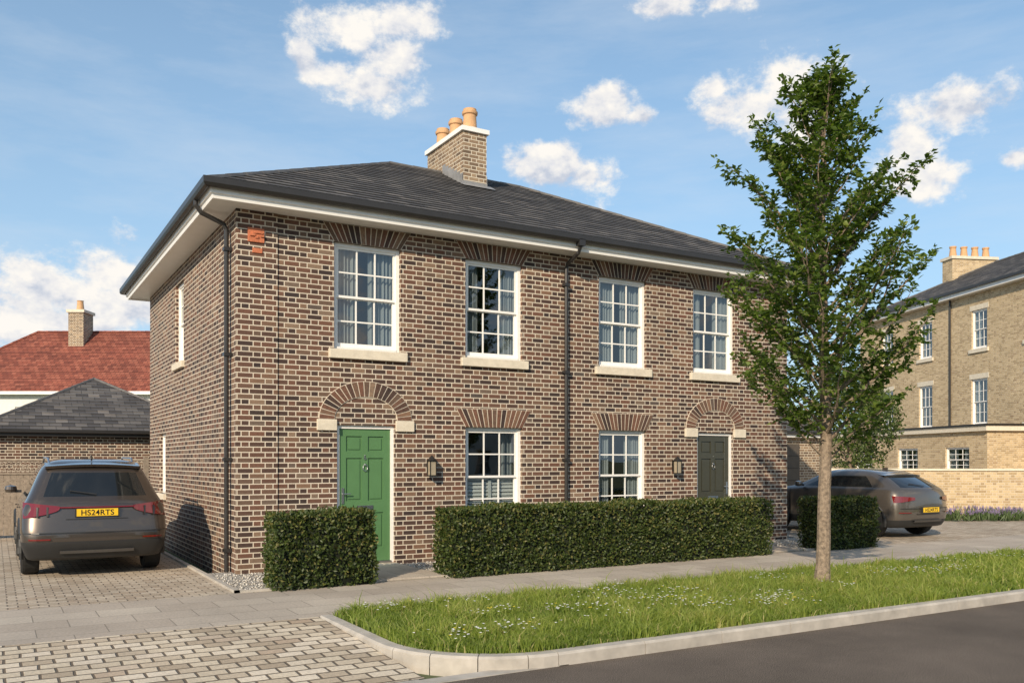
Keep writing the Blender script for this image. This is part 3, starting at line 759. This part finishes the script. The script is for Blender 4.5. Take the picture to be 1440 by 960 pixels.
m=MB(); m.M=Matrix.Translation((0,-2.4,0)); wall(m,-3,13.4,-.15,2.75,eo,buff)
m.M=Matrix.Identity(4); m.face([(13.4,-2.4,-.15),(13.4,0,-.15),(13.4,0,2.75),(13.4,-2.4,2.75)],buff); m.face([(-3,-2.4,-.15),(-3,0,-.15),(-3,0,2.75),(-3,-2.4,2.75)],buff)
m.box(-3.15,13.55,-2.55,0,2.75,2.95,cream); m.box(-3.2,13.6,-2.6,0,2.95,3.02,blackm)
m.build('flat_roof_extension',tb)
wh,gl,rm=MB(),MB(),MB()
for q in (wh,gl,rm): q.M=Matrix.Translation((0,-2.4,0))
for o in eo: window(wh,gl,rm,*o,mode='far')
wh.build('extension_window_frames',tb);gl.build('extension_window_glass',tb);rm.build('extension_interiors',tb)
X,Y=c2w(8.9,26.2); gw=empty('garden_wall',(X,Y,0),CAMROT-.10)
m=MB(); m.box(0,16,0,.25,-.1,1.32,buff); m.build('wall_body',gw)
m=MB(); m.box(-.04,16.04,-.04,.29,1.32,1.38,cream); m.build('coping',gw)
cl=[]
for k in range(90):
    X,Y=c2w(rng.uniform(11.6,18.),rng.uniform(23.4,24.2)); cl.append((X,Y))
cl=np.array(cl); n=90*45; c=np.repeat(cl,45,0); base=np.column_stack([c+rng.normal(size=(n,2))*.06,np.zeros(n)])
A=np.column_stack([rng.normal(size=(n,2))*.45,np.ones(n)]); hh=np.repeat(rng.uniform(.55,1.1,90),45)
V,F,r=leaves(base,A,rng.normal(size=(n,3)),(.26+.2*rng.random(n))*hh,np.full(n,.03))
k_=rng.random(n)<.45; nb=k_.sum()
V2,F2,r2=leaves((base+unit(A)*(.30*hh)[:,None])[k_],A[k_],rng.normal(size=(nb,3)),.08+.06*rng.random(nb),np.full(nb,.03),.6+.4*rng.random(nb))
tri_mesh('lavender_bed',np.concatenate([V,V2]),np.concatenate([F,F2+len(V)]),leaf_l,np.concatenate([r*.5,r2]))
def bushclumps(X,Y,z0,z1,R,n,world=False):
    x,y=(X,Y) if world else c2w(X,Y); out=[]
    for k in range(n):
        t=random.random(); rr=R*math.sin(math.pi*(.15+.8*t)); a=random.random()*6.28; q=rr*math.sqrt(random.random())
        out.append(((x+q*math.cos(a),y+q*math.sin(a),z0+(z1-z0)*t),R*random.uniform(.22,.42)))
    return out
def gtree(nm,x,y,z0,z1,R_,k,nper=260,ls=.13):
    g=empty(nm)
    m=MB(); m.tube([(x,y,-.1),(x+.05,y,z0+1),(x,y+.1,z1-.3)],[.12,.08,.03],bark,8)
    for q in range(7):
        a=q*.9; m.tube([(x,y,z0+.3*q*.6),(x+math.cos(a)*R_*.6,y+math.sin(a)*R_*.6,z0+.3*q*.6+.9)],[.04,.01],bark,5)
    m.build('trunk',g)
    leaf_bush('foliage',bushclumps(x,y,z0,z1,R_,k,True),nper,ls,leaf_b,g)
gtree('garden_tree',*c2w(12.6,33),1.2,5.0,1.9,30)
gtree('garden_tree',*c2w(-24.0,38),1.0,3.6,1.6,20)
leaf_bush('garden_shrub',bushclumps(9.4,24.6,.15,1.0,.6,8),350,.07,leaf_b)
cl=[]
for k in range(150):
    X=-110+k*1.6+random.gauss(0,1); Y=95+random.gauss(0,5)
    x,y=c2w(X,Y); 
    for q in range(3): cl.append(((x+random.gauss(0,1.5),y+random.gauss(0,1.5),random.uniform(.5,5.0)),random.uniform(1.3,2.2)))
leaf_bush('distant_trees',cl,70,.9,leaf_b)

# ======== the other side of the street (seen in window reflections / from the side)
def plain_house(nm,x,y,w,d,mat):
    g=empty(nm,(x,y,0),math.pi)
    ops=[(q,q+1.1,zq,zq+1.6) for q in (1.4,4.4,w-5.5,w-2.5) for zq in (.7,3.3)]
    m=MB(); wall(m,0,w,-.15,5.2,ops,mat); m.face([(0,0,-.15),(0,d,-.15),(0,d,5.2),(0,0,5.2)],mat); m.face([(w,0,-.15),(w,d,-.15),(w,d,5.2),(w,0,5.2)],mat); m.face([(0,d,-.15),(w,d,-.15),(w,d,5.2),(0,d,5.2)],mat)
    m.build('walls',g); win_set(g,ops)
    m=MB(); m.sweep(0,w,0,d,[(-.02,5.15),(.42,5.15),(.42,5.36),(0,5.36)],white); m.build('eaves',g)
    m=MB(); hiproof(m,-.45,w+.45,-.45,d+.45,5.37,7.6,slate,ridgem,.25); m.build('slate_roof',g)
plain_house('opposite_house',8,-33,11,8,buff); plain_house('opposite_house',24,-33,11,8,render_w)
plain_house('opposite_house',-8,-35,11,8,brick_lt)
for (x,y) in ((10.2,-29),(26,-30),(-6.5,-31),(-20,-34)): gtree('garden_tree',x,y,1.3,5.5,1.8,22,160,.2)

# ================================================================= CARS
def car(name,loc,L,Wd,H,layers,belt,glz,wheel_r,wy,platez,reg,suv,paint):
    g=empty(name,loc,0)
    hwm=Wd/2
    fr_side=[0,.06,.14,.24,.36,.48,.60,.72,.84,.94,1]
    def ring(z,yr,yf,hw,bow):
        r=[]
        for f in (-.82,-.45,0,.45,.82): r.append((f*hw,yr+bow*f*f*1.2,z))
        r.append((.965*hw,yr+bow+.07,z))
        a,b_=yr+bow+.20,yf-.32
        for f in fr_side: r.append((hw*(1-.06*max(0,(f-.75)/.25)**2),a+(b_-a)*f,z))
        r.append((.90*hw,yf-.10,z))
        for f in (.7,.35,0,-.35,-.7): r.append((f*hw,yf-.09*f*f-.0,z))
        r.append((-.90*hw,yf-.10,z))
        for f in fr_side[::-1]: r.append((-hw*(1-.06*max(0,(f-.75)/.25)**2),a+(b_-a)*f,z))
        r.append((-.965*hw,yr+bow+.07,z))
        return r
    rings=[ring(*l) for l in layers]; n=len(rings[0])
    verts=[p for r in rings for p in r]; faces=[];mi=[]
    mats=[paint,carglass,clad]
    ns=len(fr_side)
    smin,smax=(1,8) if suv else (2,8)
    for i in range(len(rings)-1):
        for k in range(n):
            faces.append((i*n+k,i*n+(k+1)%n,(i+1)*n+(k+1)%n,(i+1)*n+k))
            mm=0
            zc=(layers[i][0]+layers[i+1][0])/2
            if zc<glz[2]: mm=2
            if glz[0]<zc<glz[1]:
                if k in (0,1,2,3): mm=1
                s0=6
                if s0+smin<=k<=s0+smax: mm=1
                if k in (s0+ns+1,s0+ns+2,s0+ns+3,s0+ns+4,s0+ns-0): mm=1
                s1=s0+ns+7
                if s1+(ns-2-smax)<=k<=s1+(ns-2-smin): mm=1
            mi.append(mm)
    faces.append(tuple(range(n-1,-1,-1))); mi.append(2)
    top=(len(rings)-1)*n; faces.append(tuple(range(top,top+n))); mi.append(0)
    me=bpy.data.meshes.new('body'); me.from_pydata(verts,[],faces)
    for mm in mats: me.materials.append(mm)
    me.polygons.foreach_set('material_index',mi); me.polygons.foreach_set('use_smooth',[True]*len(faces)); me.update()
    ob=bpy.data.objects.new('body',me); sc.collection.objects.link(ob); ob.parent=g
    ss=ob.modifiers.new('s','SUBSURF'); ss.levels=2; ss.render_levels=2
    cut=MB()
    for y in wy:
        for sx in (-1,1):
            x0=sx*(hwm-.28) ; x1=sx*(hwm+.2); xa,xb=min(x0,x1),max(x0,x1)
            cut.latheX((0,y,wheel_r+.0),[(.0001,xa),(wheel_r+.055,xa),(wheel_r+.055,xb),(.0001,xb)],clad,32)
    co=cut.build('cutter',merge=True); co.parent=g
    bo=ob.modifiers.new('b','BOOLEAN'); bo.operation='DIFFERENCE'; bo.object=co; bo.solver='EXACT'
    bpy.context.view_layer.update()
    dg=bpy.context.evaluated_depsgraph_get(); nm=bpy.data.meshes.new_from_object(ob.evaluated_get(dg))
    ob.modifiers.clear(); ob.data=nm; bpy.data.objects.remove(co)
    for wi,y in enumerate(wy):
        for sx in (-1,1):
            m=MB(); r=wheel_r; w=.225
            c=(0,0,0); s=sx
            m.latheX(c,[(r*.66,-w/2),(r*.93,-w/2),(r*.985,-w/2+.02),(r,-w/2+.05),(r,w/2-.05),(r*.985,w/2-.02),(r*.93,w/2),(r*.66,w/2)],tyre,32)
            m.latheX(c,[(r*.66,s*w/2),(r*.68,s*(w/2+.003)),(r*.64,s*(w/2-.01)),(r*.6,s*.03)],alloy,32)
            m.latheX(c,[(r*.6,s*.03),(.001,s*.03)],blackm,24)
            for k in range(10):
                a=2*math.pi*k/10; da=.10 if k%2 else .13
                ir,or_=.05,r*.65
                p=[(s*(w/2-.015),ir*math.cos(a-da*2),ir*math.sin(a-da*2)),(s*(w/2-.015),or_*math.cos(a-da*.6),or_*math.sin(a-da*.6)),(s*(w/2-.015),or_*math.cos(a+da*.6),or_*math.sin(a+da*.6)),(s*(w/2-.015),ir*math.cos(a+da*2),ir*math.sin(a+da*2))]
                m.face(p,alloy)
            m.latheX(c,[(.06,s*(w/2-.02)),(.05,s*(w/2-.002)),(.001,s*(w/2-.002))],alloy,16)
            o=m.build('wheel',g); o.location=(sx*(hwm-.135),y,r)
    m=MB()
    for y in wy:
        for sx in (-1,1):
            pts=[(sx*(hwm-.02),y+(wheel_r+.07)*math.cos(t),wheel_r+(wheel_r+.07)*math.sin(t)) for t in np.linspace(-.25,math.pi+.25,18)]
            m.tube(pts,.034,clad,6)
    ym=layers[0][2]*.66
    for sx in (-1,1):
        b0=belt+.02
        m.lathe((sx*(hwm+.07),ym,b0),[(.001,0),(.075,.015),(.09,.06),(.08,.11),(.001,.13)],paint,16)
        m.box(min(sx*(hwm-.08),sx*(hwm+.06)),max(sx*(hwm-.08),sx*(hwm+.06)),ym-.03,ym+.03,b0+.01,b0+.05,clad)
    m.build('mirrors_and_arches',g)
    def rearsurf(z,x):
        zs_=[l[0] for l in layers]; yr=np.interp(z,zs_,[l[1] for l in layers]); bow=np.interp(z,zs_,[l[4] for l in layers])
        f=abs(x)/np.interp(z,zs_,[l[3] for l in layers]); e=bow*f*f*1.2
        if f>.8: e+= ((f-.8)/.165)**1.6*.10
        return yr+e
    m=MB()
    def patch(poly,mat,t=.014,nx=10):
        xs=np.linspace(poly[0],poly[1],nx)
        for a,b_ in zip(xs,xs[1:]):
            za0,za1=poly[2](a),poly[3](a); zb0,zb1=poly[2](b_),poly[3](b_)
            P=lambda x,z,o=0:(x,rearsurf(z,x)-t+o,z)
            m.face([P(a,za0),P(b_,zb0),P(b_,zb1),P(a,za1)],mat)
            m.face([P(a,za1),P(b_,zb1),P(b_,zb1,.05),P(a,za1,.05)],mat); m.face([P(a,za0,.05),P(b_,zb0,.05),P(b_,zb0),P(a,za0)],mat)
    hw=hwm
    tl=platez
    for s in (-1,1):
        if suv:
            e0,e1=sorted((s*hw*.50,s*hw*.965))
            k=lambda x: min(1,max(0,(abs(x)-hw*.50)/(hw*.46)))
            patch((e0,e1,lambda x:tl+.045-.12*k(x)**.6,lambda x:tl+.085+.055*k(x)),redl,.018,16)
            for q in (.34,.62): 
                xm=s*hw*(.50+.46*q); patch((min(xm-.012,xm+.012),max(xm-.012,xm+.012),lambda x:tl-.045-.02*q,lambda x:tl+.075),clad,.021,2)
        else:
            e0,e1=sorted((s*hw*.50,s*hw*.96))
            k=lambda x: min(1,max(0,(abs(x)-hw*.50)/(hw*.46)))
            patch((e0,e1,lambda x:tl+.20-.06*k(x),lambda x:tl+.255+.03*k(x)),redl,.018,12)
        e0,e1=sorted((s*hw*.62,s*hw*.90)); patch((e0,e1,lambda x:.53,lambda x:.55),redl,.02)
    if suv: patch((-hw*.50,hw*.50,lambda x:tl+.060,lambda x:tl+.076),redl,.016,14)
    patch((-hw*.50,hw*.50,lambda x:.34,lambda x:.38),skid,.03,10)
    patch((-hw*.97,hw*.97,lambda x:.62,lambda x:.632),blackm,.008,20)
    patch((-hw*.42,hw*.42,lambda x:tl-.10,lambda x:tl-.09),blackm,.006,20)
    m.build('rear_lights_and_trim',g)
    m=MB(); yp=rearsurf(platez,0)-.012
    m.box(-.26,.26,yp-.012,yp+.05,platez-.055,platez+.045,platey); m.box(-.28,.28,yp-.006,yp+.06,platez-.068,platez+.055,clad)
    m.build('number_plate',g)
    t=bpy.data.curves.new('plate_text','FONT'); t.body=reg; t.size=.105; t.align_x='CENTER'; t.space_character=1.05; t.offset=.002
    o=bpy.data.objects.new('plate_text',t); sc.collection.objects.link(o); o.parent=g; o.rotation_euler=(math.pi/2,0,0); o.location=(0,yp-.0135,platez-.042); t.materials.append(platet)
    m=MB()
    ysp=np.interp(H-.09,[l[0] for l in layers],[l[1] for l in layers])
    hs=hw*.66
    pts=[(x,ysp-.10+.08*(x/hs)**2,H-.085-.03*(x/hs)**2) for x in np.linspace(-hs,hs,9)]
    for a,b_ in zip(pts,pts[1:]):
        m.face([a,b_,(b_[0],b_[1]+.36,b_[2]+.05),(a[0],a[1]+.36,a[2]+.05)],paint)
        m.face([(a[0],a[1]+.02,a[2]-.035),(b_[0],b_[1]+.02,b_[2]-.035),b_,a],paint)
        m.face([(a[0],a[1]+.02,a[2]-.035),(b_[0],b_[1]+.02,b_[2]-.035),(b_[0],b_[1]+.3,b_[2]-.05),(a[0],a[1]+.3,a[2]-.05)],clad)
    m.build('rear_spoiler',g)
    m=MB()
    m.tube([(0,rearsurf(belt+.07,0)-.02,belt+.07),(-.33,rearsurf(belt+.12,.33)-.02,belt+.12)],.008,clad,6)
    m.prism([(-.012,H-.01),(.012,H-.01),(.006,H+.05),(-.006,H+.05)],ysp+.35,ysp+.48,paint)
    if suv:
        for s in (-1,1):
            m.tube([(s*.55,ysp+.35,H-.07),(s*.56,ysp+.5,H+.0),(s*.56,ysp+1.6,H+.01),(s*.57,ysp+1.75,H-.07)],.016,metal,6)
    zs_=[l[0] for l in layers]; hwz=lambda z: np.interp(z,zs_,[l[3] for l in layers])
    for s in (-1,1):
        for y in (L*.36,L*.57):
            m.box(min(s*(hw-.01),s*(hw+.012)),max(s*(hw-.01),s*(hw+.012)),y,y+.15,belt-.16,belt-.14,paint)
        for y in (L*.335,L*.50,L*.70):
            zs2=np.linspace(.34,belt-.03,8)
            for a,b_ in zip(zs2,zs2[1:]):
                m.face([(s*(hwz(a)+.003),y,a),(s*(hwz(a)+.003),y+.012,a),(s*(hwz(b_)+.003),y+.012,b_),(s*(hwz(b_)+.003),y,b_)],blackm)
    m.build('small_trim',g)
    return g
suvL=[(.22,.16,4.26,.82,.05),(.26,.10,4.34,.86,.05),(.42,.02,4.46,.915,.05),(.50,.00,4.49,.925,.05),(.62,.00,4.50,.932,.05),(.80,.045,4.46,.932,.07),(.95,.06,4.30,.918,.09),
      (1.03,.10,3.9,.885,.09),(1.09,.15,3.30,.845,.08),(1.28,.30,2.98,.765,.08),(1.45,.44,2.72,.690,.08),(1.54,.52,2.55,.635,.07),(1.605,.68,2.35,.54,.06),(1.64,1.00,2.05,.36,.05)]
car('parked_suv',(-1.70,.72,0),4.5,1.865,1.64,suvL,1.07,(1.09,1.46,.50),.355,(.92,3.60),.90,'HS24RTS',True,paint_dark)
pumaL=[(.20,.20,3.96,.78,.06),(.24,.12,4.04,.83,.08),(.38,.04,4.15,.885,.11),(.55,.00,4.19,.90,.13),(.72,.00,4.17,.905,.15),(.88,.01,4.02,.890,.16),
      (.99,.05,3.6,.85,.16),(1.04,.10,3.05,.80,.16),(1.15,.30,2.78,.735,.13),(1.29,.58,2.48,.66,.10),(1.37,.80,2.30,.59,.08),(1.415,1.08,2.10,.49,.06),(1.43,1.38,1.90,.34,.05)]
car('parked_hatchback',(13.80,-1.30,0),4.19,1.80,1.41,pumaL,1.01,(1.04,1.31,.42),.345,(.84,3.42),.60,'HS24RTS',False,paint_beige)

# ================================================================= SKY / LIGHT
tow=cdir(-.33,-.944).normalized(); elev=math.radians(26)
ts=Vector((tow.x*math.cos(elev),tow.y*math.cos(elev),math.sin(elev)))
sl=bpy.data.lights.new('sun','SUN'); sl.energy=5.0; sl.angle=math.radians(.6); sl.color=(1,.84,.64)
so=bpy.data.objects.new('sun',sl); sc.collection.objects.link(so); so.rotation_euler=(-ts).to_track_quat('-Z','Y').to_euler()
w=bpy.data.worlds.new('sky'); sc.world=w; w.use_nodes=True; nt=w.node_tree
bg=nt.nodes['Background']; bg.inputs[1].default_value=.10
sk=nt.nodes.new('ShaderNodeTexSky'); sk.sky_type='NISHITA'; sk.sun_disc=False; sk.sun_elevation=elev; sk.sun_rotation=math.atan2(tow.x,tow.y)
sk.air_density=1.0; sk.dust_density=.6; sk.ozone_density=1.5
tc=nt.nodes.new('ShaderNodeTexCoord')
nv=nt.nodes.new('ShaderNodeVectorMath'); nv.operation='NORMALIZE'; nt.links.new(tc.outputs['Generated'],nv.inputs[0]); dv=nv.outputs[0]
blobs=[(485,34,50,30),(572,32,48,24),(565,82,48,30),(522,122,54,18),(430,90,18,32),(468,105,34,16),
 (1095,100,58,44),(1062,150,58,38),(1125,170,46,28),(1002,122,20,18),(770,238,58,24),(828,250,36,24),(850,150,36,22),(905,165,22,13),
 (1348,158,62,30),(1285,205,42,30),(1302,250,50,30),(1430,222,24,13),(935,12,36,14),(1020,4,32,12),
 (145,382,60,40),(70,405,75,36),(-5,430,90,32),(170,430,85,30),(60,455,110,24),(1640,200,90,45)]
tot=None
for (bx,by,rx,ry) in blobs:
    c=px(bx,by); k=c.dot(cdir(0,1,0)); rx_=rx/1240*k*1.05; ry_=ry/1240*k*1.05
    a=nt.nodes.new('ShaderNodeVectorMath'); a.operation='SUBTRACT'; nt.links.new(dv,a.inputs[0]); a.inputs[1].default_value=c
    b_=nt.nodes.new('ShaderNodeVectorMath'); b_.operation='MULTIPLY'; nt.links.new(a.outputs[0],b_.inputs[0]); b_.inputs[1].default_value=(1/rx_,1/rx_,1/ry_)
    l=nt.nodes.new('ShaderNodeVectorMath'); l.operation='LENGTH'; nt.links.new(b_.outputs[0],l.inputs[0])
    v=l.outputs['Value']
    tot=v if tot is None else MA(nt,'SMOOTH_MIN',tot,v,.25)
tot=MA(nt,'MAXIMUM',MA(nt,'SUBTRACT',1.,tot),-1.5)
mp=nt.nodes.new('ShaderNodeMapping'); mp.inputs['Scale'].default_value=(1,1,1.4); nt.links.new(dv,mp.inputs[0])
n1=NOISE(nt,mp.outputs[0],13,6,.64)
mp2=nt.nodes.new('ShaderNodeMapping'); mp2.inputs['Scale'].default_value=(1,1,1.4); mp2.inputs['Location'].default_value=tuple(np.array([ts.x*.6,ts.y*.6,.9])*.018); nt.links.new(dv,mp2.inputs[0])
n2=NOISE(nt,mp2.outputs[0],13,4,.62)
sy=nt.nodes.new('ShaderNodeSeparateXYZ'); nt.links.new(dv,sy.inputs[0])
fw_=nt.nodes.new('ShaderNodeVectorMath'); fw_.operation='DOT_PRODUCT'; nt.links.new(dv,fw_.inputs[0]); fw_.inputs[1].default_value=cdir(0,1,0)
back=MA(nt,'MULTIPLY',MA(nt,'LESS_THAN',fw_.outputs['Value'],-.1),1.)
n3=NOISE(nt,mp.outputs[0],3.0,2,.5)
gen=MA(nt,'MULTIPLY_ADD',n3,7.,-4.0)
gen=MA(nt,'MULTIPLY_ADD',MA(nt,'SUBTRACT',gen,-1.5),back,-1.5)
tot=MA(nt,'MAXIMUM',tot,gen)
dens=MA(nt,'ADD',MA(nt,'MULTIPLY',tot,.70),MA(nt,'MULTIPLY_ADD',n1,3.4,-1.56))
dm=nt.nodes.new('ShaderNodeMapRange'); dm.interpolation_type='SMOOTHSTEP'; nt.links.new(dens,dm.inputs[0]); dm.inputs[1].default_value=-.10; dm.inputs[2].default_value=.55
shade=MA(nt,'MULTIPLY_ADD',MA(nt,'SUBTRACT',n1,n2),4.6,.60,clamp=True)
cc=RAMP(nt,shade,[(0,(5.8,6.3,7.3)),(.45,(8.2,8.2,8.4)),(1,(10.0,9.6,9.0))])
mp3=nt.nodes.new('ShaderNodeMapping'); mp3.inputs['Scale'].default_value=(2.2,1.2,9); mp3.inputs['Rotation'].default_value=(.25,.1,.3); nt.links.new(dv,mp3.inputs[0])
ci=NOISE(nt,mp3.outputs[0],2.4,6,.62)
cim=MA(nt,'MULTIPLY',RAMP(nt,ci,[(.42,(0,0,0)),(.85,(1,1,1))]),.36)
haze=RAMP(nt,sy.outputs[2],[(0,(.84,.84,.84)),(.12,(.70,.70,.70)),(.30,(.45,.45,.45)),(.55,(.22,.22,.22)),(1,(.08,.08,.08))])
skyc=MIX(nt,1,sk.outputs[0],(1.15,1.46,1.55),'MULTIPLY')
skyc=MIX(nt,haze,skyc,(4.9,6.8,8.9))
s1=MIX(nt,cim,skyc,(7.4,8.0,8.7))
s2=MIX(nt,dm.outputs[0],s1,cc)
nt.links.new(s2,bg.inputs[0])

# ================================================================= CAMERA
cam=bpy.data.cameras.new('camera'); co=bpy.data.objects.new('camera',cam); sc.collection.objects.link(co)
X,Y=c2w(0,0); co.location=(X,Y,1.6); co.rotation_euler=(math.pi/2,0,CAMROT)
cam.lens=31.0; cam.sensor_width=36; cam.shift_y=168/1440; cam.clip_end=4000
sc.camera=co
